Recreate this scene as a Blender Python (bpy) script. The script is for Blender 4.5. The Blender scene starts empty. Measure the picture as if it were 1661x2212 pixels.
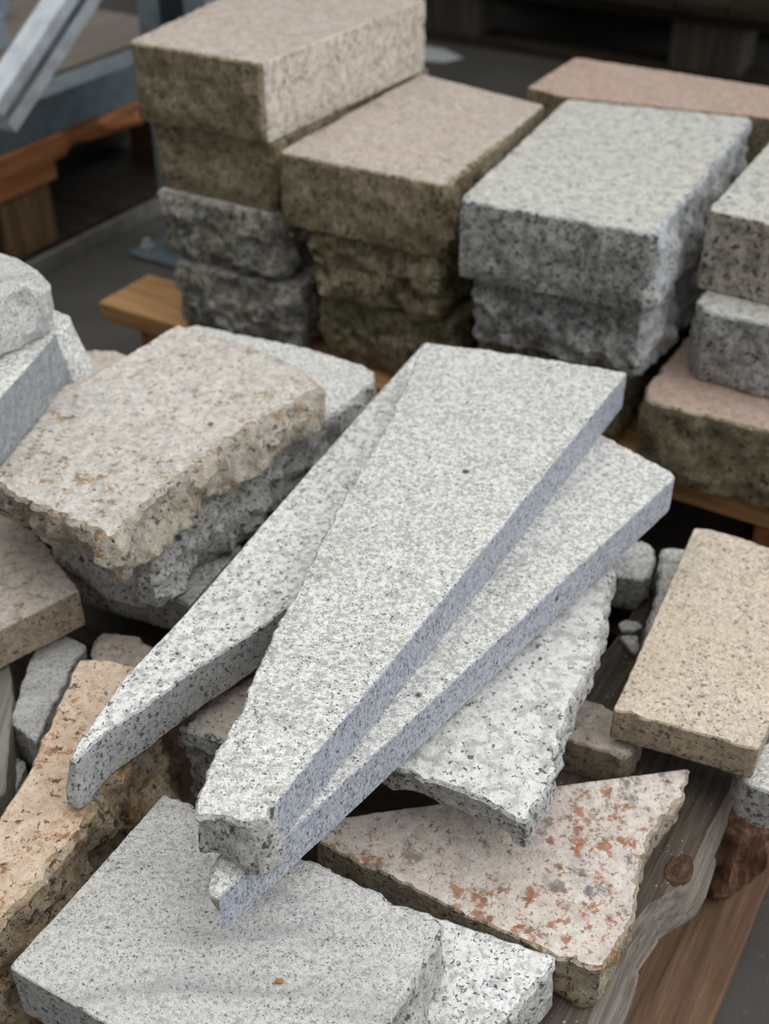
import bpy, bmesh, math, random
from mathutils import Vector, noise, geometry

C = bpy.context.scene.collection
FOCAL_PX, PITCH, EYE = 2557.0, math.radians(36.4), 0.77
IMG_W, IMG_H = 1661.0, 2212.0
# yard axes: u runs along the front of the stone stack, v runs away from the viewer
UB = Vector((0.8572, -0.5150, 0)); VA = Vector((0.5150, 0.8572, 0))


def W(u, v, z=0.0):
    p = UB * u + VA * v
    return Vector((p.x, p.y, z))


def at(px, py, z):
    """surveyed point: where a sight line of the photograph meets height z"""
    x = (px - IMG_W / 2) / FOCAL_PX
    y = -(py - IMG_H / 2) / FOCAL_PX
    d = Vector((x, math.cos(PITCH) + y * math.sin(PITCH), -math.sin(PITCH) + y * math.cos(PITCH)))
    return Vector((0, 0, EYE)) + d * ((z - EYE) / d.z)


def tag(o, label=None, cat=None, group=None, kind=None):
    if label:
        o['label'] = label
        if cat: o['kind'] = 'thing'
    if cat: o['category'] = cat
    if group: o['group'] = group
    if kind: o['kind'] = kind
    return o


def empty(name, loc, label, cat, group=None):
    o = bpy.data.objects.new(name, None)
    C.objects.link(o)
    o.location = loc
    o.empty_display_size = 0.05
    return tag(o, label, cat, group)


# ------------------------------------------------------------------ materials
def lin(c):
    def f(v):
        v /= 255.0
        return v / 12.92 if v <= 0.04045 else ((v + 0.055) / 1.055) ** 2.4
    return (f(c[0]), f(c[1]), f(c[2]), 1)


class NT:
    def __init__(self, name):
        self.m = bpy.data.materials.new(name)
        self.m.use_nodes = True
        self.t = self.m.node_tree
        self.b = self.t.nodes['Principled BSDF']

    def n(self, typ, **kw):
        nd = self.t.nodes.new(typ)
        for k, v in kw.items():
            if k.startswith('i_'):
                nd.inputs[k[2:].replace('_', ' ')].default_value = v
            else:
                setattr(nd, k, v)
        return nd

    def l(self, a, b):
        self.t.links.new(a, b)

    def ramp(self, src, stops, interp='LINEAR'):
        r = self.n('ShaderNodeValToRGB')
        r.color_ramp.interpolation = interp
        e = r.color_ramp.elements
        while len(e) < len(stops):
            e.new(0.5)
        for k, (p, c) in enumerate(stops):
            e[k].position = p
            e[k].color = c if len(c) == 4 else (*c, 1)
        self.l(src, r.inputs[0])
        return r.outputs['Color']

    def mix(self, fac, a, b, mode='MIX'):
        m = self.n('ShaderNodeMix', data_type='RGBA', blend_type=mode)
        if isinstance(fac, (int, float)):
            m.inputs[0].default_value = fac
        else:
            self.l(fac, m.inputs[0])
        for i, s in ((6, a), (7, b)):
            if isinstance(s, tuple):
                m.inputs[i].default_value = s
            else:
                self.l(s, m.inputs[i])
        return m.outputs[2]

    def math(self, op, a, b=None, clamp=False):
        m = self.n('ShaderNodeMath', operation=op, use_clamp=clamp)
        for i, s in enumerate((a, b)):
            if s is None: continue
            if isinstance(s, (int, float)):
                m.inputs[i].default_value = s
            else:
                self.l(s, m.inputs[i])
        return m.outputs[0]

    def coords(self, stretch=(1, 1, 1), rot=0.0):
        tc = self.n('ShaderNodeTexCoord')
        oi = self.n('ShaderNodeObjectInfo')
        off = self.math('MULTIPLY', oi.outputs['Random'], 7.3)
        va = self.n('ShaderNodeVectorMath', operation='ADD')
        mp = self.n('ShaderNodeMapping')
        mp.inputs['Scale'].default_value = stretch
        mp.inputs['Rotation'].default_value = (0, 0, rot)
        self.l(tc.outputs['Object'], mp.inputs['Vector'])
        self.l(mp.outputs[0], va.inputs[0])
        self.l(off, va.inputs[1])
        return va.outputs[0]


def granite(name, light, mid, dark=(46, 48, 52), quartz=(150, 150, 148), grain=1.0, flecks=0.14, pepper=0.12,
            quartz_amt=0.35, rust=0.0, rust_col=(176, 104, 52), rust_scale=55.0, stain=0.12, stain_col=(150, 138, 120),
            clusters=0.0, moss=0.0, stretch=(1, 1, 1), rot=0.0, bump=0.35, rough=0.8, spots=0.06, bands=0.0, band_rot=0.0, rust_bias=0.0):
    k = NT(name)
    co = k.coords(stretch, rot)
    wob = k.n('ShaderNodeTexNoise', i_Scale=420.0 / grain, i_Detail=2.0)
    k.l(co, wob.inputs['Vector'])
    sub = k.n('ShaderNodeVectorMath', operation='SUBTRACT'); k.l(wob.outputs['Color'], sub.inputs[0]); sub.inputs[1].default_value = (.5, .5, .5)
    scl = k.n('ShaderNodeVectorMath', operation='SCALE'); k.l(sub.outputs[0], scl.inputs[0]); scl.inputs['Scale'].default_value = 0.0034 * grain
    add = k.n('ShaderNodeVectorMath', operation='ADD'); k.l(co, add.inputs[0]); k.l(scl.outputs[0], add.inputs[1])
    cw = add.outputs[0]
    # feldspar body with soft grey quartz
    n1 = k.n('ShaderNodeTexNoise', i_Scale=230.0 / grain, i_Detail=4.0, i_Roughness=0.68); k.l(co, n1.inputs['Vector'])
    body = k.ramp(n1.outputs['Fac'], [(0.34, lin(mid)), (0.58, lin(light))])
    nq = k.n('ShaderNodeTexNoise', i_Scale=150.0 / grain, i_Detail=4.0, i_Roughness=0.6); k.l(cw, nq.inputs['Vector'])
    q0 = 0.62 - quartz_amt * .34
    q = k.ramp(nq.outputs['Fac'], [(1 - q0 - .02, (0, 0, 0)), (1 - q0 + .10, (1, 1, 1))])
    col = k.mix(k.math('MULTIPLY', q, 0.6), body, lin(quartz))
    nw = k.n('ShaderNodeTexNoise', i_Scale=115.0 / grain, i_Detail=3.0, i_Roughness=0.6); k.l(co, nw.inputs['Vector'])
    nwf = k.math('MULTIPLY', k.ramp(nw.outputs['Fac'], [(0.54, (0, 0, 0)), (0.66, (1, 1, 1))]), .6)
    col = k.mix(nwf, col, lin(tuple(min(250, c + 8) for c in light)))
    # dark biotite flecks: irregular flakes that gather in places
    v2 = k.n('ShaderNodeTexNoise', i_Scale=310.0 / grain, i_Detail=3.5, i_Roughness=0.62, i_Distortion=0.5); k.l(cw, v2.inputs['Vector'])
    clus = k.n('ShaderNodeTexNoise', i_Scale=70.0 / grain, i_Detail=2.0); k.l(co, clus.inputs['Vector'])
    thr = k.math('ADD', v2.outputs['Fac'], k.math('MULTIPLY', k.math('SUBTRACT', clus.outputs['Fac'], 0.5), 0.16))
    t1 = 0.700 - flecks * .75
    f1 = k.ramp(thr, [(t1, (0, 0, 0)), (t1 + .035, (1, 1, 1))])
    v3 = k.n('ShaderNodeTexNoise', i_Scale=760.0 / grain, i_Detail=3.0, i_Roughness=0.6); k.l(co, v3.inputs['Vector'])
    t2 = 0.665 - pepper * .65
    f2 = k.math('MULTIPLY', k.ramp(v3.outputs['Fac'], [(t2, (0, 0, 0)), (t2 + .07, (1, 1, 1))]), 0.7)
    # a few larger lone dark spots
    v4 = k.n('ShaderNodeTexVoronoi', i_Scale=42.0); k.l(cw, v4.inputs['Vector'])
    s4 = k.n('ShaderNodeSeparateColor'); k.l(v4.outputs['Color'], s4.inputs[0])
    f4 = k.math('MULTIPLY', k.math('GREATER_THAN', s4.outputs[0], 1.0 - spots), k.ramp(v4.outputs['Distance'], [(.09, (1, 1, 1)), (.13, (0, 0, 0))]))
    if clusters > 0:
        nc = k.n('ShaderNodeTexNoise', i_Scale=42.0, i_Detail=6.0, i_Roughness=0.72); k.l(co, nc.inputs['Vector'])
        fc = k.ramp(nc.outputs['Fac'], [(0.60 - clusters, (0, 0, 0)), (0.66 - clusters, (.75, .75, .75))])
        col = k.mix(fc, col, lin((92, 96, 102)))
    if bands > 0:
        bm_ = k.n('ShaderNodeMapping'); bm_.inputs['Rotation'].default_value = (0, 0, band_rot); bm_.inputs['Scale'].default_value = (9, 60, 30)
        k.l(co, bm_.inputs['Vector'])
        nb = k.n('ShaderNodeTexNoise', i_Scale=1.0, i_Detail=4.0, i_Roughness=0.6); k.l(bm_.outputs[0], nb.inputs['Vector'])
        fb = k.math('MULTIPLY', k.ramp(nb.outputs['Fac'], [(0.46, (0, 0, 0)), (0.66, (1, 1, 1))]), bands)
        col = k.mix(fb, col, lin((140, 143, 148)))
    # warm stains
    ns = k.n('ShaderNodeTexNoise', i_Scale=11.0, i_Detail=4.0, i_Roughness=0.6); k.l(co, ns.inputs['Vector'])
    fs = k.math('MULTIPLY', k.ramp(ns.outputs['Fac'], [(0.42, (0, 0, 0)), (0.72, (1, 1, 1))]), stain * 2.2)
    col = k.mix(fs, col, lin(stain_col))
    if moss > 0:
        nm = k.n('ShaderNodeTexNoise', i_Scale=26.0, i_Detail=6.0, i_Roughness=0.7); k.l(co, nm.inputs['Vector'])
        fm = k.math('MULTIPLY', k.ramp(nm.outputs['Fac'], [(0.40, (0, 0, 0)), (0.62, (1, 1, 1))]), moss)
        col = k.mix(fm, col, lin((112, 100, 62)))
    if rust > 0:
        nr = k.n('ShaderNodeTexNoise', i_Scale=rust_scale, i_Detail=5.0, i_Roughness=0.7); k.l(cw, nr.inputs['Vector'])
        nr2 = k.n('ShaderNodeTexNoise', i_Scale=9.0, i_Detail=2.0); k.l(co, nr2.inputs['Vector'])
        rr = k.math('ADD', nr.outputs['Fac'], k.math('MULTIPLY', k.math('SUBTRACT', nr2.outputs['Fac'], 0.5), 0.35))
        if rust_bias:
            sx = k.n('ShaderNodeSeparateXYZ'); tcx = k.n('ShaderNodeTexCoord'); k.l(tcx.outputs['Object'], sx.inputs[0])
            rr = k.math('SUBTRACT', rr, k.math('MULTIPLY', sx.outputs[0], rust_bias))
        fr = k.ramp(rr, [(0.66 - rust, (0, 0, 0)), (0.72 - rust, (.8, .8, .8))])
        nr3 = k.n('ShaderNodeTexNoise', i_Scale=120.0); k.l(co, nr3.inputs['Vector'])
        rc = k.ramp(nr3.outputs['Fac'], [(0.35, lin(tuple(int(c * .66) for c in rust_col))), (0.6, lin(rust_col))])
        col = k.mix(fr, col, rc)
        nr5 = k.n('ShaderNodeTexNoise', i_Scale=rust_scale * 2.6, i_Detail=3.0, i_Roughness=0.6); k.l(cw, nr5.inputs['Vector'])
        rr5 = k.math('ADD', nr5.outputs['Fac'], k.math('MULTIPLY', k.math('SUBTRACT', nr2.outputs['Fac'], 0.5), 0.25))
        if rust_bias:
            rr5 = k.math('SUBTRACT', rr5, k.math('MULTIPLY', sx.outputs[0], rust_bias * .3))
        f5 = k.ramp(rr5, [(0.655 - rust * .6, (0, 0, 0)), (0.71 - rust * .6, (.7, .7, .7))])
        col = k.mix(f5, col, lin(tuple(int(c * .84) for c in rust_col)))
    col = k.mix(f2, col, lin(tuple(int(c * .5 + 62) for c in dark)))
    col = k.mix(k.math('MULTIPLY', f1, 0.85), col, lin(dark))
    col = k.mix(k.math('MULTIPLY', f4, 0.9), col, lin(dark))
    k.l(col, k.b.inputs['Base Color'])
    k.b.inputs['Roughness'].default_value = rough
    k.b.inputs['Specular IOR Level'].default_value = 0.3
    hn = k.n('ShaderNodeTexNoise', i_Scale=330.0 / grain, i_Detail=5.0, i_Roughness=0.65); k.l(co, hn.inputs['Vector'])
    h = k.math('ADD', hn.outputs['Fac'], k.math('MULTIPLY', n1.outputs['Fac'], 0.6))
    bp = k.n('ShaderNodeBump', i_Strength=bump, i_Distance=0.0016 * grain)
    k.l(h, bp.inputs['Height']); k.l(bp.outputs[0], k.b.inputs['Normal'])
    return k.m


def wood(name, c1, c2, c3, along='x', scale=1.0, rough=0.75, bump=0.5, rot=0.0, dust=0.0):
    k = NT(name)
    tc = k.n('ShaderNodeTexCoord'); oi = k.n('ShaderNodeObjectInfo')
    mp0 = k.n('ShaderNodeMapping'); mp0.inputs['Rotation'].default_value = (0, 0, rot)
    k.l(tc.outputs['Object'], mp0.inputs['Vector'])
    mp = k.n('ShaderNodeMapping')
    s = {'x': (7, 130, 130), 'y': (130, 7, 130), 'z': (130, 130, 7)}[along]
    mp.inputs['Scale'].default_value = tuple(q * scale for q in s)
    k.l(mp0.outputs[0], mp.inputs['Vector'])
    va = k.n('ShaderNodeVectorMath', operation='ADD'); k.l(mp.outputs[0], va.inputs[0])
    k.l(k.math('MULTIPLY', oi.outputs['Random'], 31.0), va.inputs[1])
    n1 = k.n('ShaderNodeTexNoise', i_Scale=1.0, i_Detail=6.0, i_Roughness=0.65, i_Distortion=0.6); k.l(va.outputs[0], n1.inputs['Vector'])
    n2 = k.n('ShaderNodeTexNoise', i_Scale=14.0, i_Detail=3.0); k.l(tc.outputs['Object'], n2.inputs['Vector'])
    col = k.ramp(n1.outputs['Fac'], [(0.28, lin(c3)), (0.48, lin(c2)), (0.7, lin(c1))])
    col = k.mix(k.math('MULTIPLY', n2.outputs['Fac'], 0.35), col, lin(c2))
    mp2 = k.n('ShaderNodeMapping'); mp2.inputs['Scale'].default_value = tuple(q * .22 for q in mp.inputs['Scale'].default_value)
    k.l(mp0.outputs[0], mp2.inputs['Vector'])
    n3 = k.n('ShaderNodeTexNoise', i_Scale=1.0, i_Detail=3.0, i_Distortion=1.2); k.l(mp2.outputs[0], n3.inputs['Vector'])
    col = k.mix(k.math('MULTIPLY', k.ramp(n3.outputs['Fac'], [(.50, (0, 0, 0)), (.62, (1, 1, 1))]), .55), col, lin(c3))
    if dust > 0:
        n4 = k.n('ShaderNodeTexNoise', i_Scale=420.0, i_Detail=1.0); k.l(tc.outputs['Object'], n4.inputs['Vector'])
        col = k.mix(k.ramp(n4.outputs['Fac'], [(.76 - dust, (0, 0, 0)), (.80 - dust, (.8, .8, .8))]), col, lin((196, 190, 180)))
    k.l(col, k.b.inputs['Base Color'])
    k.b.inputs['Roughness'].default_value = rough
    k.b.inputs['Specular IOR Level'].default_value = 0.25
    bp = k.n('ShaderNodeBump', i_Strength=bump, i_Distance=0.0012)
    k.l(n1.outputs['Fac'], bp.inputs['Height']); k.l(bp.outputs[0], k.b.inputs['Normal'])
    return k.m


def steel(name, col, rough=0.42, metal=0.55):
    k = NT(name)
    co = k.coords()
    n1 = k.n('ShaderNodeTexNoise', i_Scale=38.0, i_Detail=3.0); k.l(co, n1.inputs['Vector'])
    c = k.ramp(n1.outputs['Fac'], [(0.35, lin(tuple(int(q * .86) for q in col))), (0.65, lin(col))])
    k.l(c, k.b.inputs['Base Color'])
    k.b.inputs['Metallic'].default_value = metal
    k.b.inputs['Roughness'].default_value = rough
    return k.m


M = {}
# loose slabs of the front pile
M['pepper'] = granite('granite_pale_peppered', (248, 247, 242), (222, 221, 216), dark=(50, 52, 56), flecks=.145, pepper=.15, quartz_amt=.24, stain=.06, stain_col=(208, 199, 184), grain=.48)
M['pepper_big'] = granite('granite_pale_spotted', (246, 246, 243), (222, 222, 220), dark=(44, 47, 52), flecks=.155, pepper=.09, quartz_amt=.34, stain=.05, stain_col=(205, 200, 190), grain=.78)
M['fine_grey'] = granite('granite_fine_light_grey', (226, 224, 219), (200, 199, 196), dark=(70, 74, 80), flecks=.135, pepper=.17, quartz_amt=.42, stain=.10, stain_col=(184, 182, 178), grain=.48, bands=.5, band_rot=-.85)
M['coarse_white'] = granite('granite_coarse_white', (248, 247, 243), (228, 226, 220), dark=(60, 62, 66), quartz=(172, 167, 158), flecks=.125, pepper=.09, quartz_amt=.33, stain=.03, grain=1.25, bump=.8)
M['sawn_blue'] = granite('granite_sawn_blue_grey', (196, 200, 209), (166, 171, 181), dark=(62, 67, 78), quartz=(138, 144, 156), flecks=.18, pepper=.15, quartz_amt=.40, stain=.0, grain=.52, stretch=(1, 1, .7), bump=.15, rough=.7)
M['sawn_grey'] = granite('granite_sawn_grey', (206, 206, 205), (184, 185, 186), dark=(46, 49, 54), quartz=(150, 152, 156), flecks=.175, pepper=.12, quartz_amt=.42, stain=.05, grain=.75, bump=.2)
M['plain_grey'] = granite('granite_plain_sawn_grey', (164, 167, 170), (142, 145, 149), dark=(92, 96, 102), quartz=(134, 138, 142), flecks=.09, pepper=.10, stain=.0, grain=1.2, bump=.2)
M['rough_grey'] = granite('granite_rough_grey', (216, 215, 210), (180, 178, 173), dark=(62, 62, 62), flecks=.18, pepper=.16, quartz_amt=.45, stain=.14, stain_col=(140, 134, 124), grain=1.2, bump=.9)
M['tan_rough'] = granite('granite_tan_coarse', (230, 225, 217), (198, 192, 184), dark=(104, 86, 66), quartz=(186, 180, 174), flecks=.08, pepper=.05, quartz_amt=.42, rust=.10, rust_col=(178, 140, 92), rust_scale=110, stain=.06, stain_col=(206, 188, 160), grain=1.3, bump=1.0)
M['tan_side'] = granite('granite_tan_broken', (206, 198, 184), (172, 162, 148), dark=(74, 64, 52), quartz=(156, 148, 140), flecks=.14, pepper=.10, rust=.07, rust_col=(164, 122, 74), rust_scale=60, stain=.14, stain_col=(138, 122, 96), grain=1.5, bump=1.0)
M['pink_tan'] = granite('granite_pink_tan', (226, 206, 184), (206, 180, 156), dark=(78, 62, 50), quartz=(188, 168, 148), flecks=.13, pepper=.08, rust=.05, rust_col=(186, 122, 76), stain=.16, stain_col=(196, 150, 112), grain=1.15, bump=.6)
M['pink_tan_side'] = granite('granite_pink_tan_broken', (196, 176, 148), (152, 134, 108), dark=(62, 52, 42), flecks=.16, pepper=.12, rust=.06, rust_col=(150, 110, 64), stain=.2, stain_col=(116, 98, 70), moss=.30, grain=1.3, bump=1.0)
M['pinkish'] = granite('granite_pinkish_grey', (218, 206, 194), (196, 182, 170), dark=(82, 74, 66), flecks=.11, pepper=.08, quartz_amt=.4, rust=.03, rust_col=(170, 128, 98), stain=.12, stain_col=(190, 170, 150), grain=1.2, bump=.6)
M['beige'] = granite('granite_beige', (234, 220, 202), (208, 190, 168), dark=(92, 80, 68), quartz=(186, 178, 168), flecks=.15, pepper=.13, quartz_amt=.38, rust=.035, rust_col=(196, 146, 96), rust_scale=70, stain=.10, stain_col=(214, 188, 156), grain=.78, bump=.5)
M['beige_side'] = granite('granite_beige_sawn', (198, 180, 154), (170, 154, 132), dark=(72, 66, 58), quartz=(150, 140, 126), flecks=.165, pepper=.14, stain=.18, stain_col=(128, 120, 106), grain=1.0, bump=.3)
M['rusty'] = granite('granite_rust_spotted', (234, 224, 214), (214, 202, 194), dark=(96, 98, 102), quartz=(196, 188, 182), flecks=.085, pepper=.10, quartz_amt=.36, rust=.105, rust_bias=.60, rust_col=(184, 112, 64), rust_scale=80, clusters=.035, stain=.16, stain_col=(214, 192, 168), grain=1.5, bump=.6)
M['rusty_side'] = granite('granite_rust_broken', (196, 182, 160), (156, 142, 122), dark=(66, 58, 48), flecks=.15, pepper=.12, rust=.07, rust_col=(168, 116, 58), stain=.2, stain_col=(130, 110, 70), grain=1.4, bump=1.0)
# walling blocks of the stack behind
M['b_warm'] = granite('granite_block_warm', (212, 199, 189), (192, 176, 166), dark=(104, 94, 84), quartz=(176, 166, 154), flecks=.12, pepper=.10, stain=.14, stain_col=(202, 176, 158), grain=1.3, bump=.5)
M['b_warm_side'] = granite('granite_block_warm_sawn', (240, 230, 216), (212, 200, 185), dark=(96, 86, 76), quartz=(178, 166, 152), flecks=.16, pepper=.12, stain=.10, stain_col=(196, 174, 146), grain=1.3, bump=.5)
M['b_brown_face'] = granite('granite_block_brown_face', (201, 185, 157), (165, 150, 124), dark=(56, 50, 40), quartz=(116, 106, 90), flecks=.16, pepper=.14, stain=.2, stain_col=(100, 88, 64), moss=.45, grain=1.35, bump=.8)
M['b_dark_face'] = granite('granite_block_dark_split', (204, 201, 191), (152, 150, 139), dark=(48, 48, 46), quartz=(104, 102, 96), flecks=.18, pepper=.14, stain=.2, stain_col=(92, 88, 74), moss=.18, grain=1.5, bump=.9)
M['b_moss_face'] = granite('granite_block_olive_split', (196, 185, 157), (150, 139, 113), dark=(46, 44, 36), quartz=(104, 98, 82), flecks=.18, pepper=.12, stain=.25, stain_col=(96, 86, 56), moss=.5, grain=1.5, bump=.9)
M['b_grey'] = granite('granite_block_light_grey', (222, 221, 214), (198, 197, 190), dark=(104, 106, 104), flecks=.12, pepper=.12, quartz_amt=.4, stain=.10, stain_col=(196, 190, 176), grain=1.3, bump=.5)
M['b_grey_face'] = granite('granite_block_grey_split', (217, 217, 214), (170, 170, 168), dark=(54, 55, 56), quartz=(112, 112, 112), flecks=.18, pepper=.16, stain=.18, stain_col=(100, 98, 94), grain=1.4, bump=.9)
M['b_grey_lit'] = granite('granite_block_split_lit_side', (220, 222, 224), (188, 192, 196), dark=(80, 84, 90), flecks=.14, pepper=.12, stain=.1, stain_col=(150, 146, 138), grain=1.4, bump=1.0)  # brighter grey for right-hand faces, light from the right put into the colour
M['b_spot_face'] = granite('granite_block_dark_spotted', (214, 204, 191), (172, 163, 150), dark=(38, 38, 38), quartz=(116, 110, 104), flecks=.20, pepper=.12, stain=.15, stain_col=(110, 100, 86), grain=1.7, bump=.6)
M['b_pink'] = granite('granite_block_pink', (206, 184, 170), (184, 160, 146), dark=(116, 98, 86), quartz=(170, 152, 142), flecks=.10, pepper=.10, stain=.2, stain_col=(190, 152, 132), grain=1.4, bump=.5)
# timber, metal, floor
R31 = -math.radians(31.0)
M['old_wood'] = wood('weathered_grey_brown_timber', (126, 115, 104), (94, 84, 75), (54, 47, 42), 'x', scale=2.0, bump=.9, dust=.05, rot=-math.atan2(VA.y, VA.x))
M['wane'] = wood('silver_grey_worn_edge', (160, 150, 140), (126, 117, 108), (74, 67, 60), 'x', scale=2.0, bump=.9, rot=-math.atan2(VA.y, VA.x))
M['old_wood_u'] = wood('weathered_brown_timber_across', (128, 112, 96), (100, 86, 74), (66, 56, 48), 'x', rot=-math.atan2(UB.y, UB.x))
M['low_board'] = wood('brown_pallet_timber', (160, 132, 108), (132, 104, 82), (92, 70, 54), 'x', scale=1.5, rot=-math.atan2(VA.y, VA.x))
M['orange_wood'] = wood('orange_brown_pallet_timber', (204, 164, 116), (182, 140, 94), (146, 104, 64), 'x', rot=-math.atan2(UB.y, UB.x))
M['orange_wood_v'] = wood('orange_brown_pallet_timber_side', (192, 134, 90), (164, 106, 66), (116, 70, 42), 'x', rot=-math.atan2(VA.y, VA.x))
M['chip_block'] = wood('pressed_chip_block', (150, 122, 92), (118, 92, 68), (78, 58, 42), 'z', scale=2.0)
M['bark'] = wood('reddish_bark', (168, 128, 104), (110, 78, 60), (44, 32, 26), 'z', scale=1.8, bump=1.0)
M['shade_dark_wood'] = wood('shade_darkened_pallet_timber', (82, 72, 58), (60, 52, 42), (38, 32, 26), 'x', rot=-math.atan2(UB.y, UB.x))  # timber darkened: shade in gaps and behind the stack put into its colour
M['shade_grey_block'] = wood('shade_darkened_grey_block', (104, 98, 86), (82, 76, 66), (60, 55, 47), 'z')  # grey blocks of the far pallet, darkened to carry the background shade
M['grey_wood'] = wood('silver_grey_timber', (160, 156, 148), (132, 128, 120), (96, 92, 86), 'y')
M['knot'] = wood('dark_knot', (118, 92, 76), (90, 64, 50), (50, 34, 27), 'z', scale=2.0)
M['panel'] = wood('brown_grey_board', (140, 130, 120), (122, 112, 103), (106, 97, 89), 'x', scale=.4, rot=-math.atan2(VA.y, VA.x))
M['galv'] = steel('galvanised_steel', (172, 186, 196))
M['galv_dark'] = steel('galvanised_steel_dull', (120, 134, 142), rough=.55)
M['galv_dull'] = steel('galvanised_steel_dusty', (138, 136, 130), rough=.6, metal=.3)
M['galv_light'] = steel('galvanised_steel_bright', (214, 222, 228), rough=.45, metal=.25)
k = NT('dusty_dark_concrete')
co = k.coords()
a1 = k.n('ShaderNodeTexNoise', i_Scale=5.0, i_Detail=8.0, i_Roughness=0.65); k.l(co, a1.inputs['Vector'])
a2 = k.n('ShaderNodeTexNoise', i_Scale=160.0, i_Detail=3.0); k.l(co, a2.inputs['Vector'])
cc = k.ramp(a1.outputs['Fac'], [(.3, lin((66, 64, 61))), (.7, lin((86, 83, 78)))])
cc = k.mix(k.ramp(a2.outputs['Fac'], [(.62, (0, 0, 0)), (.75, (.5, .5, .5))]), cc, lin((112, 110, 106)))
k.l(cc, k.b.inputs['Base Color']); k.b.inputs['Roughness'].default_value = .85
M['floor'] = k.m
k = NT('pale_scrap'); k.b.inputs['Base Color'].default_value = lin((196, 200, 200)); k.b.inputs['Roughness'].default_value = .8
M['scrap'] = k.m
k = NT('seed_husk'); k.b.inputs['Base Color'].default_value = lin((176, 118, 70)); k.b.inputs['Roughness'].default_value = .6
M['husk'] = k.m


# ------------------------------------------------------------------ shape helpers
def finish(name, bm, mats, parent=None, origin=None, smooth=34):
    bmesh.ops.recalc_face_normals(bm, faces=bm.faces)
    me = bpy.data.meshes.new(name)
    if origin is None:
        xs = [v.co for v in bm.verts]
        origin = Vector(((min(p.x for p in xs) + max(p.x for p in xs)) / 2, (min(p.y for p in xs) + max(p.y for p in xs)) / 2, min(p.z for p in xs)))
    if parent is not None:
        origin = Vector(parent.location)
    bmesh.ops.translate(bm, verts=bm.verts, vec=-origin)
    bm.to_mesh(me); bm.free()
    for m in mats: me.materials.append(m)
    me.set_sharp_from_angle(angle=math.radians(smooth))
    o = bpy.data.objects.new(name, me)
    C.objects.link(o)
    if parent is not None:
        o.parent = parent
    else:
        o.location = origin
    return o


EDGE = {  # code: (edge jitter, face roughness, top bevel)
    's': (0.0003, 0.0002, 0.0008), 'c': (0.0011, 0.0004, 0.0014), 'r': (0.0016, 0.0028, 0.0026), 'R': (0.0026, 0.0060, 0.004),
    'w': (0.0006, 0.0006, 0.0016), 'k': (0.0036, 0.0075, 0.005)}


def fnoise(p, f, o=3):
    return noise.fractal(p * f, 1.0, 2.1, o, noise_basis='PERLIN_ORIGINAL')


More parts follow.
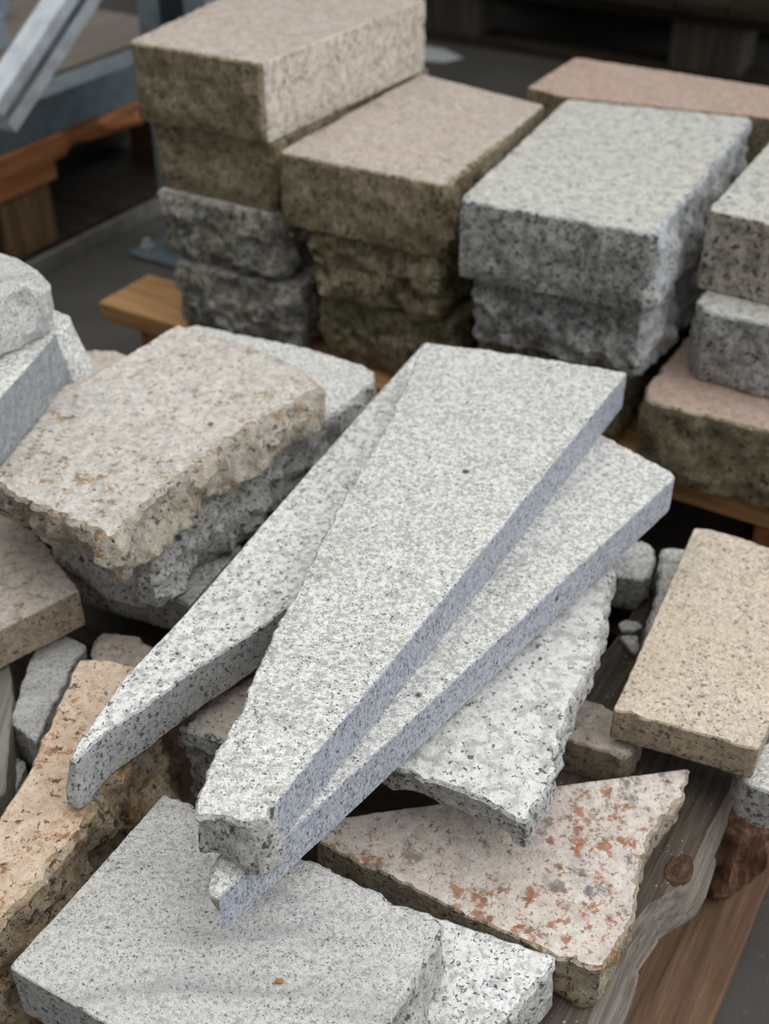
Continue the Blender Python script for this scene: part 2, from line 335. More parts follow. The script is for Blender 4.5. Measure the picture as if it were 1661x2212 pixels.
def slab(name, poly, thick, mats, edges, flare=None, step=0.004, rise=0.004, corner=0.0014, top_amp=0.0, cap_step=0.006,
         seed=0, parent=None, low=None, side_slots=None, top_fn=None, smooth=34):
    """A broken or sawn plate: poly = top corners (any winding); edges = one code per corner-to-corner edge; flare = how
    far each side leans out towards the bottom."""
    n = len(poly)
    edges = edges * n if len(edges) == 1 else edges
    flare = flare or [0.0] * n
    if not isinstance(flare, (list, tuple)): flare = [flare] * n
    side_slots = side_slots or [1 if len(mats) > 1 else 0] * n
    fit = lambda L: (list(L) + [L[-1]] * n)[:n]
    edges, flare, side_slots = fit(edges), fit(flare), fit(side_slots)
    area = sum(poly[i].x * poly[(i + 1) % n].y - poly[(i + 1) % n].x * poly[i].y for i in range(n))
    if area < 0:  # make it counter-clockwise
        poly = poly[::-1]
        r = lambda L: [L[(n - 2 - i) % n] for i in range(n)]
        edges, flare, side_slots = r(list(edges)), r(list(flare)), r(list(side_slots))
    so = Vector((seed * 3.17 + .3, seed * 1.71 + .7, seed * 2.3))
    pts = []  # (co, jitter, rough, bevel, flare, slot)
    for i in range(n):
        a, b = poly[i], poly[(i + 1) % n]
        L = (b - a).length
        r0 = min(corner, L * .3)
        m = max(2, int(L / step))
        e = EDGE[edges[i]]
        for k in range(m):
            t = (r0 + (L - 2 * r0) * (k / (m - 1))) / L
            pts.append([a.lerp(b, t), *e, flare[i], side_slots[i]])
    N = len(pts)
    # smooth attributes around the corners
    for _ in range(2):
        q = [[(pts[(i - 1) % N][j] + 2 * pts[i][j] + pts[(i + 1) % N][j]) / 4 for j in range(1, 5)] for i in range(N)]
        for i in range(N): pts[i][1:5] = q[i]
    nor = []
    for i in range(N):
        d = pts[(i + 1) % N][0] - pts[(i - 1) % N][0]
        nor.append(Vector((d.y, -d.x, 0)).normalized())
    K = max(3, int(round((thick if low is None else thick) / rise)))
    bm = bmesh.new()
    rings = []

    def zt(p): return p.z + (top_fn(p) if top_fn else 0)
    ring = []
    for i, (p, jit, rg, bv, fl, sl) in enumerate(pts):   # rim of the top face
        w = fnoise(p + so, 110, 3) * jit * 1.5 + fnoise(p + so, 420, 2) * jit * .6
        b = bv * (0.7 + 0.9 * abs(noise.noise((p + so) * 130)))
        q = p + nor[i] * (w - b)
        ring.append(bm.verts.new((q.x, q.y, zt(p))))
    rings.append(ring)
    for k in range(K + 1):
        t = k / K
        ring = []
        for i, (p, jit, rg, bv, fl, sl) in enumerate(pts):
            w = fnoise(p + so, 110, 3) * jit * 1.5 + fnoise(p + so, 420, 2) * jit * .6
            top = zt(p) - bv * (0.5 + 0.8 * abs(noise.noise((p + so) * 170)))
            bot = zt(p) - thick if low is None else low
            z = top + (bot - top) * t
            c3 = Vector((p.x, p.y, z)) + so
            d = rg * (1.5 * fnoise(c3, 30, 2) + .8 * fnoise(c3, 95, 3)) * min(1, t * 4 + .15)
            under = rg * 1.0 * max(0, (t - .75) / .25) ** 2
            q = p + nor[i] * (w * (1 - .6 * t) + d + fl * t - under)
            ring.append(bm.verts.new((q.x, q.y, z)))
        rings.append(ring)
    for ra, rb in zip(rings, rings[1:]):
        for i in range(N):
            j = (i + 1) % N
            f = bm.faces.new((ra[i], rb[i], rb[j], ra[j]))
            f.smooth = True
            f.material_index = int(round(pts[i][5]))
    cap = rings[0]
    for f in list(bm.faces)[:N]: f.material_index = 0 if len(mats) < 2 else f.material_index
    if True:
        if top_amp <= 0: cap_step = .03
        base = [Vector((v.co.x, v.co.y)) for v in cap]
        xs = [p.x for p in base]; ys = [p.y for p in base]
        inner = []
        rnd = random.Random(seed)
        x = min(xs)
        polyxy = base
        while x < max(xs):
            y = min(ys)
            while y < max(ys):
                pt = Vector((x + rnd.uniform(-.3, .3) * cap_step, y + rnd.uniform(-.3, .3) * cap_step))
                if geometry_inside(pt, polyxy) and min((pt - q).length_squared for q in polyxy) > (cap_step * .55) ** 2:
                    inner.append(pt)
                y += cap_step
            x += cap_step
        vs, es, fs, ov, oe, of = geometry.delaunay_2d_cdt(base + inner, [(i, (i + 1) % N) for i in range(N)], [], 1, 1e-7)
        # top plane z from the first three corners
        bv = []
        pn = (poly[1] - poly[0]).cross(poly[n // 2 + (1 if n > 3 else 0)] - poly[0])
        for i, v in enumerate(vs):
            src = [s for s in ov[i] if s < N]
            if src:
                bv.append(cap[src[0]])
            else:
                z = poly[0].z if abs(pn.z) < 1e-9 else poly[0].z - (pn.x * (v.x - poly[0].x) + pn.y * (v.y - poly[0].y)) / pn.z
                p = Vector((v.x, v.y, z))
                z = zt(p)
                z -= top_amp * (.5 + .9 * fnoise(p + so, 45, 3) + .5 * fnoise(p + so, 170, 2)) if top_amp else 0
                bv.append(bm.verts.new((v.x, v.y, min(z, zt(p)))))
        for f in fs:
            try:
                g = bm.faces.new([bv[i] for i in f]); g.smooth = top_amp > 0; g.material_index = 0
            except ValueError:
                pass
    g = bm.faces.new(rings[-1][::-1]); g.material_index = 1 if len(mats) > 1 else 0
    return finish(name, bm, mats, parent, smooth=smooth)


def geometry_inside(p, poly):
    c = False
    n = len(poly)
    j = n - 1
    for i in range(n):
        a, b = poly[i], poly[j]
        if (a.y > p.y) != (b.y > p.y) and p.x < (b.x - a.x) * (p.y - a.y) / (b.y - a.y) + a.x:
            c = not c
        j = i
    return c


def px(pts, z):
    return [at(p[0], p[1], z) for p in pts]


def box(name, corners, z0, z1, mat, parent=None, bevel=0.002, edges='w', seed=0, wob=True):
    """timber board or block: corners = 4 world points (z ignored)"""
    pts = [Vector((p.x, p.y, z1)) for p in corners]
    return slab(name, pts, z1 - z0 - 0.0002, [mat], edges, step=0.02, rise=0.02, corner=.002, seed=seed, parent=parent, low=z0 + 0.0002)


def uv4(u0, u1, v0, v1):
    return [W(u0, v0), W(u1, v0), W(u1, v1), W(u0, v1)]


def profile(name, prof, p0, p1, up, mat, parent=None):
    """steel section: closed 2-D outline swept from p0 to p1"""
    d = (p1 - p0).normalized(); s = d.cross(up).normalized(); t = s.cross(d).normalized()
    bm = bmesh.new()
    A = [bm.verts.new(p0 + s * x + t * y) for x, y in prof]
    B = [bm.verts.new(p1 + s * x + t * y) for x, y in prof]
    n = len(prof)
    for i in range(n):
        bm.faces.new((A[i], A[(i + 1) % n], B[(i + 1) % n], B[i]))
    bm.faces.new(A[::-1]); bm.faces.new(B)
    bmesh.ops.recalc_face_normals(bm, faces=bm.faces)
    bmesh.ops.bevel(bm, geom=[e for e in bm.edges if e.calc_face_angle(0) > .5], offset=0.0008, segments=2, affect='EDGES', clamp_overlap=True)
    return finish(name, bm, [mat], parent)


# ------------------------------------------------------------------ the floor
bm = bmesh.new()
for x, y in ((-6, -2), (6, -2), (6, 9), (-6, 9)): bm.verts.new((x, y, 0))
bm.faces.new(bm.verts)
tag(finish('floor', bm, [M['floor']], origin=Vector((0, 0, 0))), kind='structure')


bm = bmesh.new()
bmesh.ops.create_cube(bm, size=1)
for v in bm.verts: v.co = W(-.6 + v.co.x * 7, 4.4 + v.co.y * 4.1, 1.86 + v.co.z * .12)
tag(finish('added_shade_roof', bm, [M['floor']]), kind='structure')  # added out of view to shade the background behind the stack
bm = bmesh.new()
bmesh.ops.create_cube(bm, size=1)
for v in bm.verts: v.co = W(-.6 + v.co.x * 7, 6.5 + v.co.y * .1, .9 + v.co.z * 1.798)
tag(finish('added_shade_wall', bm, [M['floor']]), kind='structure')  # unseen wall added to keep the background dark


# ------------------------------------------------------------------ the front pallet with the loose pile
fp = empty('pallet', W(-.5, .4, 0), 'weathered grey-brown wooden pallet under the loose pile of slabs in front', 'pallet')
rim = px([(1420, 1240), (1661, 1560), (1572, 1722), (1530, 1800), (1500, 1868), (1482, 1912), (1402, 1958), (1345, 2030), (1310, 2120), (1268, 2225), (1225, 2330)], .1435)
inner = [W(-.198, .25, .1435), W(-.198, .80, .1435), W(-.066, .80, .1435)]
board = [W(-.068, .66, .1435)] + rim[2:] + inner[:2] + [W(-.068, .80, .1435)]
slab('deck_board', board, .024, [M['old_wood'], M['wane']], 'wwwwwwwww' + 'www', flare=[.002, .006, .012, .012, .010, .012, .016, .016, .01, 0, 0, 0][:len(board)], step=.01, rise=.004, parent=fp, seed=3)
for kk, (u0, u1) in enumerate(((-.30, -.215), (-.60, -.50), (-.86, -.765))):
    box('deck_board', uv4(u0, u1, .22, .80),   .1215, .1435, M['shade_dark_wood'], fp, seed=10 + kk)  # inner boards coloured dark so the hollows between stones read black
for kk, (v0, v1) in enumerate(((.25, .345), (.59, .69), (.71, .80))):
    box('stringer_board', uv4(-.86, -.072, v0, v1), .0995, .1195, M['shade_dark_wood'], fp, seed=20 + kk)
    for uu in (-.86, -.52):
        box('block', uv4(uu, uu + .1, v0, v1), .0225, .0995, M['chip_block'], fp, seed=30 + kk)
for u0, u1 in ((-.86, -.76), (-.52, -.42)):
    box('bottom_board', uv4(u0, u1, .22, .80), 0.0005, .022, M['low_board'], fp, seed=40)
lb = box('bottom_board', uv4(-.19, -.036, .2, .80), 0.0005, .022, M['low_board'], fp, seed=41)
bk = slab('block', [W(-.185, .578, .099), W(-.058, .578, .099), W(-.045, .600, .099), W(-.045, .69, .099), W(-.185, .69, .099)], .076, [M['bark']], 'RkkRR', step=.006, rise=.006, parent=fp, seed=43)
tag(bk, 'reddish block with rough bark')
box('block', uv4(-.185, -.07, .71, .80), .0225, .0995, M['chip_block'], fp, seed=44)
box('block', uv4(-.185, -.07, .25, .345), .0225, .0995, M['chip_block'], fp, seed=45)
# knot at the waney edge of the outer board
bm = bmesh.new()
bmesh.ops.create_uvsphere(bm, u_segments=32, v_segments=18, radius=1)
kp = at(1466, 1880, .1435)
for v in bm.verts:
    c = v.co.copy()
    r = 1 + .16 * noise.noise(c * 2.3)
    ring = .0007 * math.sin(9 * math.hypot(c.x, c.y))
    v.co = kp + Vector((0, 0, -.0008)) + VA * (c.x * .0135 * r) + UB * (c.y * .0085 * r) + Vector((0, 0, c.z * .0022 * r + ring))
for f in bm.faces: f.smooth = True
tag(finish('knot', bm, [M['knot']], fp), 'dark reddish knot')

# ------------------------------------------------------------------ loose slabs, lowest first
def st(name, label, z, pts, thick, mats, edges, cat='slab', group=None, **kw):
    o = slab(name, px(pts, z), thick, [M[m] for m in mats], edges, **kw)
    return tag(o, label, cat, group)


st('granite_slab', 'light grey slab with dark specks under the right edge of the big front slab', .184,
   [(860, 1951), (960, 1984), (1080, 2026), (1196, 2064), (1200, 2076), (1150, 2142), (1085, 2222), (1030, 2300), (690, 2150)], .039,
   ('pepper_big', 'rough_grey'), 'cccrrrrcc', flare=[0, 0, 0, .003, .006, .006, .006, 0, 0], seed=1)
st('granite_offcut', 'small grey stone wedged between the tan chunk and the big front slab', .184,
   [(300, 1880), (306, 1775), (318, 1730), (350, 1748), (420, 1790), (380, 1900)], .039, ('fine_grey', 'rough_grey'), 'r', seed=2, cat='stone')
st('granite_slab', 'triangular pinkish white slab spotted with orange rust, lying on the pallet board at right', .180,
   [(682, 1790), (690, 1774), (830, 1752), (955, 1735), (1175, 1700), (1490, 1660), (1478, 1725), (1462, 1745), (1415, 1790), (1388, 1865), (1372, 1960), (1356, 2020),
    (1325, 2068), (1302, 2092), (1268, 2092), (1205, 2070), (1150, 2045), (1070, 2003), (1000, 1974), (955, 1950), (900, 1922), (830, 1890), (750, 1852), (695, 1822)], .035,
   ('rusty', 'rusty_side'), 'sssss' + 'rrrrrrrr' + 'rrrcccccccc', step=.003, flare=[0] * 5 + [-.002] * 8 + [.003, .003] + [0] * 9, seed=5, top_amp=.0007, cap_step=.006)
st('granite_slab', 'coarse white slab with a jagged right edge, overhanging the rust-spotted slab', .2345,
   [(1332, 1200), (1322, 1262), (1306, 1340), (1285, 1430), (1243, 1500), (1222, 1560), (1207, 1612), (1200, 1672), (1172, 1720), (1142, 1772), (1108, 1768), (1074, 1742), (1000, 1712),
    (930, 1690), (850, 1655), (790, 1600), (900, 1440), (1060, 1260), (1200, 1180)], .024,
   ('coarse_white', 'rough_grey'), 'rrrrrrrrrrrrrrssss', step=.003, flare=[.003] * 9 + [.001, -.003, -.003, -.004, -.004] + [0] * 5, seed=6, top_amp=.0012, cap_step=.005)
# the three long slabs
st('granite_slab', 'narrow wedge-shaped slab lying directly under the right side of the longest slab', .2710,
   [(1262, 922), (1310, 944), (1385, 984), (1450, 1018), (1461, 1031), (968, 1484), (468, 1945), (452, 1928), (441, 1912), (462, 1868), (482, 1836), (560, 1750), (900, 1385), (1150, 1110)], .029,
   ('pepper', 'sawn_blue', 'rough_grey'), 'cccc' + 'ssccrr' + 'ssss', flare=[0, 0, 0, 0, 0, 0, -.008, -.009, -.007, -.003, 0, 0, 0, 0], seed=7, step=.003, side_slots=[2] * 4 + [1, 1] + [2] * 4 + [1] * 4)
st('granite_slab', 'tapering pale slab with a narrow pointed tip resting on the tan chunk', .2708,
   [(1000, 752), (915, 742), (820, 846), (640, 1048), (400, 1326), (270, 1462), (192, 1572), (158, 1618), (146, 1640), (163, 1646), (210, 1598), (320, 1522), (410, 1456), (480, 1410), (550, 1364), (626, 1306), (760, 1200), (930, 960)], .032,
   ('pepper_big', 'sawn_grey'), 'csssssscrcccccccss'[:18], flare=[0] * 6 + [.001, .006, .010, .002, .001] + [0] * 7, seed=8, step=.003)
st('granite_slab', 'longest pale slab with a broken front end, topmost in the pile', .3030,
   [(915, 740), (960, 745), (1060, 756), (1150, 770), (1250, 786), (1340, 800), (1355, 806), (975, 1274), (590, 1743), (574, 1772), (540, 1786), (500, 1776), (470, 1766), (424, 1768), (417, 1752), (465, 1625), (500, 1560), (530, 1515), (550, 1452), (592, 1362), (626, 1304), (735, 1090), (845, 902), (882, 815)], .0315,
   ('pepper', 'sawn_blue', 'rough_grey'), 'cccccc' + 'ss' + 'rrrrrr' + 'cccccccccc', flare=[0] * 7 + [0, .010, .009, .005, .001, 0, 0] + [0] * 10, seed=9, step=.003,
   side_slots=[2] * 6 + [1, 1] + [2] * 16)
st('granite_chunk', 'brownish broken stone lodged between the pointed slab and the longest slab', .226,
   [(384, 1570), (432, 1528), (540, 1455), (640, 1430), (640, 1560), (560, 1640), (492, 1606), (440, 1592)], .080, ('pinkish', 'rough_grey'), 'R', seed=11, cat='stone', top_amp=.003)
st('granite_chunk', 'thick pinkish tan chunk with a dark broken side at the lower left', .2362,
   [(168, 1424), (225, 1422), (290, 1432), (350, 1486), (338, 1560), (288, 1640), (208, 1722), (182, 1800), (92, 1905), (24, 1975), (-46, 2040), (-126, 2120), (-180, 2000), (0, 1768), (60, 1670), (118, 1540)], .090,
   ('pink_tan', 'pink_tan_side'), 'rrr' + 'RRkRRRRR' + 'rccccc', flare=[0, 0, 0, .004, .008, .006, .004, .004, .004, .004, .003, 0, 0, 0, 0, 0], seed=12, cat='stone', top_amp=.0035, step=.004)
st('granite_slab', 'dark shaded slab lying below the rough tan slab at left', .2150,
   [(112, 1165), (168, 1236), (250, 1262), (330, 1284), (410, 1306), (520, 1180), (380, 1090), (230, 1080)], .034, ('rough_grey', 'rough_grey'), 'crrrcccc', seed=13)
st('granite_slab', 'pinkish grey slab cut off by the left edge, with a sawn front side', .2300,
   [(-90, 1080), (0, 1104), (42, 1116), (100, 1180), (173, 1276), (90, 1318), (0, 1362), (-90, 1408)], .031, ('pinkish', 'beige_side'), 'ccccsssc', seed=14)
st('granite_offcut', 'small rounded grey stone in the dark hollow behind the tan chunk', .190,
   [(188, 1398), (200, 1374), (232, 1359), (275, 1368), (330, 1388), (420, 1420), (330, 1470), (205, 1440)], .045, ('pinkish', 'rough_grey'), 'R', seed=15, cat='stone', corner=.008)
st('granite_slab', 'half-shaded grey slab beneath the pinkish grey slab, left of the tan chunk', .190,
   [(20, 1560), (44, 1484), (96, 1345), (186, 1392), (150, 1450), (112, 1530), (78, 1606)], .036, ('fine_grey', 'rough_grey'), 'c', seed=16)
st('granite_offcut', 'small pale stone at the left edge beside the tan chunk', .168,
   [(-60, 1640), (12, 1622), (56, 1646), (20, 1740), (-10, 1800), (-80, 1800)], .022, ('sawn_grey', 'rough_grey'), 'c', seed=17, cat='stone')
st('timber_offcut', 'silver-grey weathered wood offcut standing at the left edge below the pinkish grey slab', .195,
   [(-110, 1440), (18, 1428), (27, 1505), (18, 1620), (10, 1715), (-110, 1740)], .050, ('grey_wood',), 'w', seed=18, cat='wood')
st('granite_slab', 'grey slab with a tall rough right side directly under the rough tan slab', .2702,
   [(392, 708), (425, 702), (520, 722), (650, 748), (785, 788), (806, 802), (812, 830), (700, 908), (600, 978), (455, 1076), (372, 1140), (326, 1190), (290, 1190), (190, 1160), (95, 1110), (260, 900)], .053,
   ('pepper', 'rough_grey'), 'cccccrRRRRRRrrcc', flare=[0] * 5 + [.002, .004, .006, .006, .008, .010, .006, .004, 0, 0, 0], seed=19, step=.0035)
st('granite_slab', 'rough tan slab with rust specks and broken edges, topmost at left', .3080,
   [(385, 700), (425, 712), (520, 742), (600, 770), (660, 800), (694, 834), (640, 868), (560, 915), (480, 962), (350, 1064), (288, 1118), (246, 1168), (218, 1150), (170, 1132), (110, 1108), (50, 1082), (0, 1052), (-90, 1020), (-90, 985), (0, 930), (190, 818)], .0355,
   ('tan_rough', 'tan_side'), 'ccccRRRRRRRRRRRRRccccc'[:21], flare=[0] * 5 + [.004, .008, .012, .012, .010, .008, .004, -.003, -.004, -.004, -.004, -.003, 0, 0, 0, 0], seed=20, step=.0035, top_amp=.0028, cap_step=.0045)
st('granite_offcut', 'pale blurred stone poking out behind the rough tan slab', .262,
   [(110, 800), (150, 766), (196, 752), (248, 755), (284, 770), (284, 800), (190, 870), (100, 890)], .115, ('pinkish', 'rough_grey'), 'R', seed=21, cat='stone', top_amp=.003)
st('granite_slab', 'pale slab with a blue-grey sawn side lying across the left corner of the tan slab', .3520,
   [(-130, 735), (0, 692), (94, 661), (148, 680), (150, 696), (122, 722), (60, 795), (0, 862), (-130, 1000)], .0425, ('pepper', 'plain_grey', 'pepper'), 'ccccrsssc',
   flare=[0, 0, .004, .012, .012, 0, 0, 0, 0], seed=22, side_slots=[2, 2, 2, 2, 2, 1, 1, 1, 1])
st('granite_block', 'blue-white rounded block on top of the stones at the upper left edge', .3960,
   [(-150, 520), (0, 544), (60, 566), (92, 588), (96, 600), (50, 620), (0, 640), (-150, 690)], .043, ('fine_grey', 'fine_grey'), 'ccrrRRRc', flare=[0, 0, .003, .006, .006, .008, .008, 0], seed=23, corner=.006, cat='block')
# right-hand pieces
st('granite_offcut', 'small grey block with a rounded corner behind the coarse white slab', .176,
   [(1290, 1212), (1338, 1172), (1376, 1163), (1417, 1178), (1408, 1232), (1398, 1252), (1370, 1252), (1325, 1246)], .031, ('pepper', 'rough_grey'), 'crrrrccc', seed=24, corner=.006, cat='stone')
st('granite_slab', 'pale rough-edged slab mostly hidden under the beige slab at right', .179,
   [(1430, 1182), (1450, 1180), (1482, 1183), (1570, 1210), (1500, 1430), (1420, 1420), (1394, 1385), (1400, 1335), (1414, 1300), (1422, 1245)], .034, ('pepper', 'rough_grey'), 'rrcccrrrrr', flare=0, seed=25)
st('granite_offcut', 'small beige slab piece propping the front left corner of the beige slab', .1745,
   [(1238, 1502), (1290, 1516), (1330, 1536), (1400, 1566), (1366, 1634), (1330, 1632), (1280, 1614), (1206, 1592), (1170, 1580), (1200, 1530)], .030, ('pinkish', 'beige_side'), 'cccrrcccccc'[:10], seed=26, corner=.005)
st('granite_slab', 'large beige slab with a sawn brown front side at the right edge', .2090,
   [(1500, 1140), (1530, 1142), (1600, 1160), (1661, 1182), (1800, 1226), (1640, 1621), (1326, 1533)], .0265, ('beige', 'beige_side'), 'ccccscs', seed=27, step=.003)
st('granite_block', 'dark grey speckled stone under the front right corner of the beige slab', .1815,
   [(1592, 1640), (1661, 1600), (1800, 1560), (1800, 1710), (1661, 1715), (1612, 1690)], .034, ('pepper', 'rough_grey'), 'c', seed=28, cat='stone')
# the big slab in front
st('granite_slab', 'big smooth light grey slab across the bottom of the pile, nearest to the viewer', .2260,
   [(18, 2090), (190, 1900), (356, 1712), (372, 1716), (424, 1746), (520, 1790), (655, 1850), (672, 1858), (760, 1900), (860, 1948), (956, 1986), (968, 2004), (905, 2110), (840, 2212), (760, 2340), (700, 2440), (420, 2322), (225, 2210)], .0405,
   ('fine_grey', 'rough_grey', 'sawn_grey'), 'ssrrrrrrrrrrrrrsss', flare=[0] * 11 + [.003, .008, .008, .006] + [0] * 3, seed=29, step=.003, side_slots=[2, 2] + [1] * 13 + [2] * 3)
# flakes on the pallet boards
for kk, (pp, lab) in enumerate((([(1335, 1346), (1350, 1338), (1375, 1340), (1390, 1352), (1372, 1362), (1345, 1360)], 'oval pale stone flake on the brown pallet board'),
                               ([(1338, 1372), (1372, 1370), (1382, 1392), (1376, 1414), (1358, 1400)], 'pointed pale stone flake on the board, below the oval one'))):
    tag(slab('stone_flake', px(pp, .149), .005, [M['pepper']], 'c', step=.002, rise=.002, seed=50 + kk), lab, 'flake', 'stone flakes on the pallet board')
tag(slab('stone_flake', px([(1305, 2052), (1320, 2045), (1332, 2068), (1326, 2084), (1308, 2080)], .151), .007, [M['rough_grey']], 'c', step=.002, rise=.002, seed=53),
    'grey stone chip beside the pointed end of the rust-spotted slab', 'flake', 'stone flakes on the pallet board')
bm = bmesh.new()
bmesh.ops.create_uvsphere(bm, u_segments=14, v_segments=10, radius=1)
hp = at(604, 2119, .2272)
for v in bm.verts: v.co = hp + Vector((v.co.x * .0024, v.co.y * .0014, v.co.z * .0011))
for f in bm.faces: f.smooth = True
tag(finish('seed_husk', bm, [M['husk']]), 'tiny orange-brown husk on the big front slab', 'husk')

# ------------------------------------------------------------------ the pallet under the stack of blocks
bp = empty('pallet', W(-.45, 1.3, 0), 'orange-brown wooden pallet carrying the stack of granite blocks', 'pallet')
for kk, v0 in enumerate((.912, 1.05, 1.19, 1.32)):
    box('deck_board', uv4(-.940 if kk == 0 else -.86, .0, v0, v0 + .09), .1205, .1435, M['orange_wood'], bp, seed=60 + kk)
for kk, u0 in enumerate((-.885, -.52, -.155)):
    box('stringer_board', uv4(u0, u0 + .11, .916, 1.41), .0985, .1200, M['orange_wood_v'], bp, seed=70 + kk)
    box('bottom_board', uv4(u0, u0 + .11, .916, 1.41), .0005, .0215, M['orange_wood_v'], bp, seed=74 + kk)
    for jj, v0 in enumerate((.920, 1.12, 1.31)):
        box('block', uv4(u0 + .005, u0 + .105, v0, v0 + .1), .0222, .0980, M['orange_wood_v'], bp, seed=80 + kk * 3 + jj)


def blk(label, corners, z0, z1, mats, edges, flare=None, group='granite walling blocks in the stack', seed=0, slots=None, **kw):
    pts = [W(u, v, z1) for u, v in corners]
    kw.setdefault('corner', .004)
    o = slab('granite_block', pts, z1 - z0 - .0006, [M[m] for m in mats], edges, flare=flare, step=.005, rise=.005, seed=seed, side_slots=slots, **kw)
    return tag(o, label, 'block', group)


# corners go front-left, front-right, back-right, back-left; edges front, right, back, left
# bottom row
blk('grey split-faced block in the bottom row, leftmost of the stack', [(-.814, .912), (-.660, .922), (-.665, 1.33), (-.81, 1.33)], .1442, .2245, ('b_dark_face', 'b_dark_face'), 'kRrR', seed=101)
blk('olive-brown split block in the bottom row, below the bulging dark block', [(-.638, .932), (-.484, .936), (-.484, 1.36), (-.640, 1.36)], .1442, .2245, ('b_moss_face', 'b_moss_face'), 'RRrR', seed=102)
blk('shadowed block in the bottom row behind the far end of the longest slab', [(-.455, .934), (-.300, .934), (-.300, 1.37), (-.455, 1.37)], .1442, .2245, ('b_dark_face', 'b_moss_face'), 'rrrr', seed=103)
blk('low block with pinkish top and mossy front, lowest at the right side of the stack', [(-.276, .915), (-.262, .893), (-.05, .909), (-.05, 1.36), (-.276, 1.36)], .1442, .2262, ('b_pink', 'b_brown_face'), 'rrrrr', flare=[0, -.004, 0, 0, 0], seed=104)
# second row
blk('craggy grey block with a protruding split face, second row at the left end', [(-.838, .920), (-.690, .924), (-.692, 1.33), (-.836, 1.33)], .2250, .2965, ('b_grey', 'b_dark_face'), 'kRrR', flare=[.006, .014, 0, .0], seed=111)
blk('bulging dark split block between two dark joints in the second row', [(-.640, .922), (-.492, .926), (-.494, 1.36), (-.640, 1.36)], .2250, .2965, ('b_dark_face', 'b_moss_face'), 'kRrR', flare=[.004, 0, 0, -.006], seed=112)
blk('grey block directly under the light grey block, second row', [(-.452, .914), (-.288, .926), (-.290, 1.37), (-.455, 1.37)], .2250, .2965, ('b_grey', 'b_grey_face', 'b_grey_lit'), 'RRrR', flare=[0, .008, 0, 0], seed=113, slots=[1, 2, 1, 1])
blk('rounded grey block with a pale top ledge, second row at the right edge', [(-.256, .948), (-.05, .958), (-.05, 1.36), (-.256, 1.36)], .2268, .2965, ('b_grey', 'b_grey_face'), 'rrrr', seed=114, corner=.016)
# third row
blk('mossy brown block in the third row under the warm topmost block', [(-.842, .930), (-.690, .932), (-.686, 1.24), (-.842, 1.24)], .2970, .3695, ('b_warm', 'b_brown_face'), 'rrrr', flare=[0, 0, 0, -.012], seed=121)
blk('pinkish block with an olive-brown front, lying beside the topmost block', [(-.671, .916), (-.489, .922), (-.498, 1.05), (-.509, 1.180), (-.679, 1.212)], .2970, .3698, ('b_warm', 'b_brown_face'), 'rRccc', seed=122, flare=[.002, .003, 0, 0, 0])
blk('light grey block with dark split front and chipped right side, centre of the third row', [(-.463, .900), (-.286, .914), (-.306, 1.254), (-.498, 1.212)], .2970, .3700, ('b_grey', 'b_grey_face', 'b_grey_lit'), 'rRcc', flare=[.002, .012, 0, 0], seed=123, slots=[1, 2, 1, 1])
blk('pale block with a dark spotted front at the right edge, third row', [(-.266, .989), (-.06, .984), (-.06, 1.25), (-.272, 1.25)], .2970, .3700, ('b_grey', 'b_spot_face'), 'crrc', seed=124)
blk('pink block lying crosswise at the back of the stack', [(-.553, 1.226), (-.500, 1.217), (-.308, 1.2585), (-.06, 1.266), (-.06, 1.372), (-.555, 1.364)], .2970, .3700, ('b_pink', 'b_brown_face'), 'cccc', seed=125)
# the single block on top
blk('warm beige block standing alone on top of the stack', [(-.850, .918), (-.691, .924), (-.680, 1.222), (-.898, 1.222)], .3705, .448, ('b_warm', 'b_brown_face', 'b_warm_side'), 'rcrr', flare=[0, 0, 0, -.006], seed=131, slots=[1, 2, 1, 1])

# ------------------------------------------------------------------ steel rack at the left
rk = empty('storage_rack', W(-1.16, 1.33, 0), 'galvanised steel rack upright with foot plate and slanting brace behind the stack', 'rack')
box('foot_plate', uv4(-1.222, -1.03, 1.262, 1.41), .0005, .007, M['galv_dark'], rk, edges='s')
lip = [(-.060, -.035), (-.022, -.035), (-.022, -.031), (-.056, -.031), (-.056, .031), (.056, .031), (.056, -.031), (.022, -.031), (.022, -.035), (.060, -.035), (.060, .035), (-.060, .035)]
pb = W(-1.118, 1.335, .0072)
profile('upright_post', lip, pb, pb + Vector((0, 0, 1.6)), VA, M['galv'], rk)
for uu in (-1.20, -1.045):
    bm = bmesh.new()
    bmesh.ops.create_cone(bm, cap_ends=True, segments=6, radius1=.010, radius2=.010, depth=.009)
    bmesh.ops.create_cone(bm, cap_ends=True, segments=16, radius1=.005, radius2=.005, depth=.026)
    bmesh.ops.translate(bm, verts=bm.verts, vec=W(uu, 1.285, .0118))
    finish('bolt', bm, [M['galv_light']], rk)
chan = [(-.024, -.016), (-.006, -.016), (-.006, -.013), (-.021, -.013), (-.021, .020), (.021, .020), (.021, -.013), (.006, -.013), (.006, -.016), (.024, -.016), (.024, .023), (-.024, .023)]
b0, b1 = W(-1.2, 1.039, .279), W(-1.2, 1.56, .623)
dn = (b1 - b0).normalized()
upv = dn.cross(UB).normalized()
profile('brace', chan, b0, b1, -UB, M['galv_light'], rk)
tag(profile('floor_rail', [(-.005, 0), (.006, 0), (.006, .026), (-.005, .026)], W(-1.292, .75, .0005), W(-1.292, 1.62, .0005), Vector((0, 0, 1)), M['galv_dull']),
    'pale metal rail lying on the floor in front of the left pallet', 'rail')

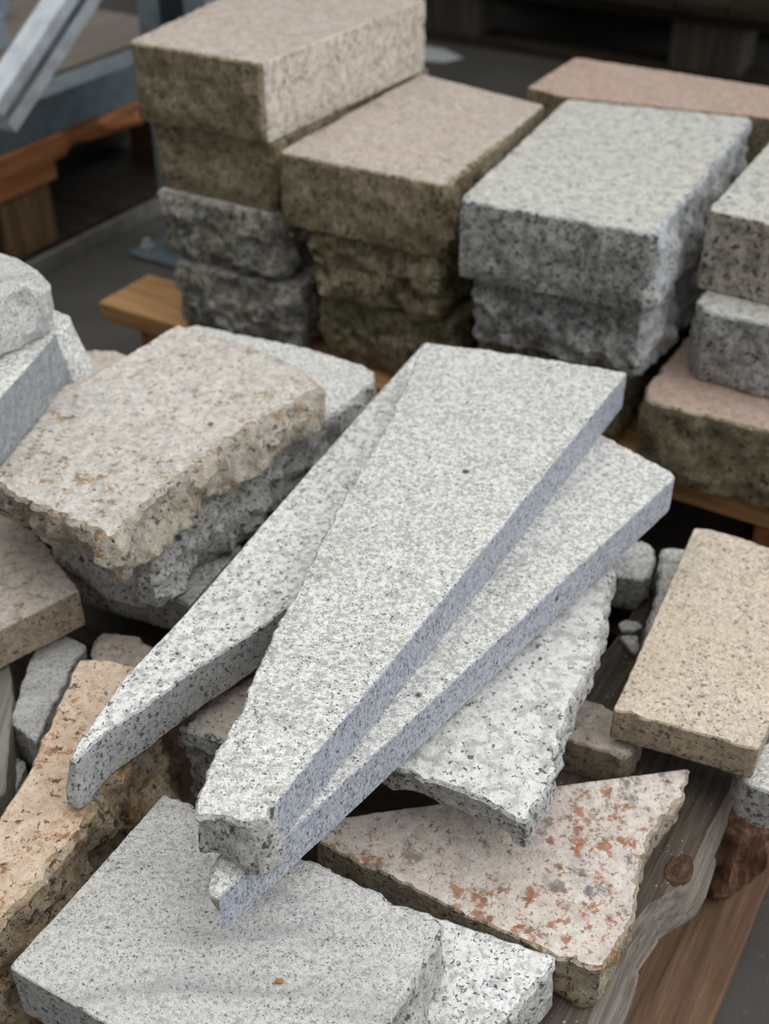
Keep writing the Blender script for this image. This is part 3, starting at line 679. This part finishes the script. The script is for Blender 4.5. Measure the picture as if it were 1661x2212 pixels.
# pallet beside the rack and what it carries
lp = empty('pallet', W(-1.6, 1.3, 0), 'orange-brown wooden pallet behind the metal floor rail at left', 'pallet')
for kk, v0 in enumerate((.70, 1.115, 1.55)):
    for jj, u0 in enumerate((-1.46, -1.98)):
        box('block', uv4(u0, u0 + .14, v0, v0 + .105), .0225, .1175, M['chip_block'], lp, seed=140 + kk)
    box('stringer_board', uv4(-1.98, -1.312, v0 - .01, v0 + .117), .118, .1455, M['orange_wood_v'], lp, seed=145 + kk)
for jj, u0 in enumerate((-1.46, -1.72, -1.98)):
    box('bottom_board', uv4(u0, u0 + .14, .68, 1.68), .0005, .0222, M['shade_dark_wood'], lp, seed=150 + jj)
slab('deck_board', [W(-1.312, .68, .180), W(-1.312, 1.255, .180), W(-1.330, 1.285, .180), W(-1.318, 1.34, .180), W(-1.308, 1.42, .180), W(-1.312, 1.68, .180), W(-1.44, 1.68, .180), W(-1.44, .68, .180)], .034,
     [M['orange_wood_v']], 'wwRRRwww', step=.012, rise=.008, parent=lp, seed=154)
for jj, u0 in enumerate((-1.58, -1.72, -1.86, -1.99)):
    box('deck_board', uv4(u0, u0 + .125, .68, 1.68), .146, .180, M['orange_wood_v'], lp, seed=156 + jj)
ub = [(-.03, 0), (.03, 0), (.03, .004), (-.026, .004), (-.026, .050), (.03, .050), (.03, .054), (-.03, .054)]
tag(profile('steel_beam', [(-.03, 0), (.03, 0), (.03, .055), (-.03, .055)], W(-1.345, .70, .1815), W(-1.345, 1.66, .1815), Vector((0, 0, 1)), M['galv_dark']),
    'dull blue-grey steel beam along the front edge of the left pallet', 'beam', 'steel beams stored on the left pallet')
tag(box('board', uv4(-1.78, -1.395, .70, 1.66), .1805, .236, M['panel'], seed=160), 'wide brown-grey board lying behind the dull steel beam', 'board')
tag(profile('steel_beam', [(-.05, 0), (.05, 0), (.05, .05), (-.05, .05)], W(-1.60, .75, .2365), W(-1.60, 1.40, .2365), Vector((0, 0, 1)), M['galv']),
    'blue-grey steel beam resting on the brown-grey board, near its middle', 'beam', 'steel beams stored on the left pallet')
tag(profile('steel_beam', [(-.03, 0), (.03, 0), (.03, .07), (-.03, .07)], W(-1.73, .75, .2365), W(-1.73, 1.55, .2365), Vector((0, 0, 1)), M['galv']),
    'blue-grey steel beam at the far back of the brown-grey board', 'beam', 'steel beams stored on the left pallet')

# ------------------------------------------------------------------ pallet far behind, shade put into its timber colour
dp = empty('pallet', W(-1.05, 3.0, 0), 'shade-darkened pallet on the floor far behind the stack', 'pallet')
for jj, v0 in enumerate((2.58, 2.98, 3.40)):
    box('bottom_board', uv4(-1.46, -.60, v0, v0 + .1), .0005, .022, M['shade_dark_wood'], dp, seed=170 + jj)
    box('stringer_board', uv4(-1.48, -.62, v0 - .004, v0 + .11), .1205, .1425, M['shade_dark_wood'], dp, seed=174 + jj)
    for u0 in (-1.455, -.835):
        box('block', uv4(u0, u0 + .155, v0 + .003, v0 + .1), .0225, .1200, M['shade_grey_block'], dp, seed=178 + jj)
for jj in range(8):
    box('deck_board', uv4(-1.49 + jj * .11, -1.49 + jj * .11 + .107, 2.56, 3.52), .1430, .1650, M['shade_dark_wood'], dp, seed=182 + jj)
tag(slab('paper_scrap', px([(905, 96), (960, 106), (1000, 124), (960, 133), (900, 128)], .003), .0022, [M['scrap']], 's', step=.02, rise=.002, seed=190), 'pale flat scrap on the dark floor behind the warm topmost block', 'scrap')

# ------------------------------------------------------------------ daylight
w = bpy.data.worlds.new('overcast_daylight')
bpy.context.scene.world = w
w.use_nodes = True
t = w.node_tree
bg = t.nodes['Background']
tc = t.nodes.new('ShaderNodeTexCoord')


def dotn(vec):
    d = t.nodes.new('ShaderNodeVectorMath'); d.operation = 'DOT_PRODUCT'
    v = Vector(vec).normalized()
    t.links.new(tc.outputs['Generated'], d.inputs[0]); d.inputs[1].default_value = v
    return d.outputs['Value']


def wr(src, stops):
    r = t.nodes.new('ShaderNodeValToRGB')
    r.color_ramp.interpolation = 'EASE'
    e = r.color_ramp.elements
    while len(e) < len(stops): e.new(.5)
    for i, (p, c) in enumerate(stops):
        e[i].position = p; e[i].color = (*c, 1)
    t.links.new(src, r.inputs[0])
    return r.outputs['Color']


up = wr(dotn((0.20, .35, 1)), [(0.25, (.145, .145, .142)), (0.95, (1.55, 1.55, 1.52))])
side = wr(dotn((1, -.15, .25)), [(0.45, (0, 0, 0)), (0.95, (1.08, 1.13, 1.21))])
ad = t.nodes.new('ShaderNodeMix'); ad.data_type = 'RGBA'; ad.blend_type = 'ADD'; ad.inputs[0].default_value = 1
t.links.new(up, ad.inputs[6]); t.links.new(side, ad.inputs[7])
t.links.new(ad.outputs[2], bg.inputs['Color'])
bg.inputs['Strength'].default_value = 1.0

# ------------------------------------------------------------------ camera
cam = bpy.data.cameras.new('camera')
co = bpy.data.objects.new('camera', cam)
C.objects.link(co)
co.location = (0, 0, EYE)
co.rotation_euler = (math.pi / 2 - PITCH, 0, 0)
cam.sensor_fit = 'VERTICAL'
cam.sensor_height = 17.3
cam.sensor_width = 13.0
cam.lens = 17.3 * FOCAL_PX / IMG_H
cam.clip_start = .02
cam.dof.use_dof = True
cam.dof.focus_distance = .64
cam.dof.aperture_fstop = 3.6
sc = bpy.context.scene
sc.camera = co
sc.view_settings.view_transform = 'Standard'
sc.view_settings.look = 'None'
sc.view_settings.gamma = 1
sc.view_settings.exposure = 0.06
sc.view_settings.use_curve_mapping = False
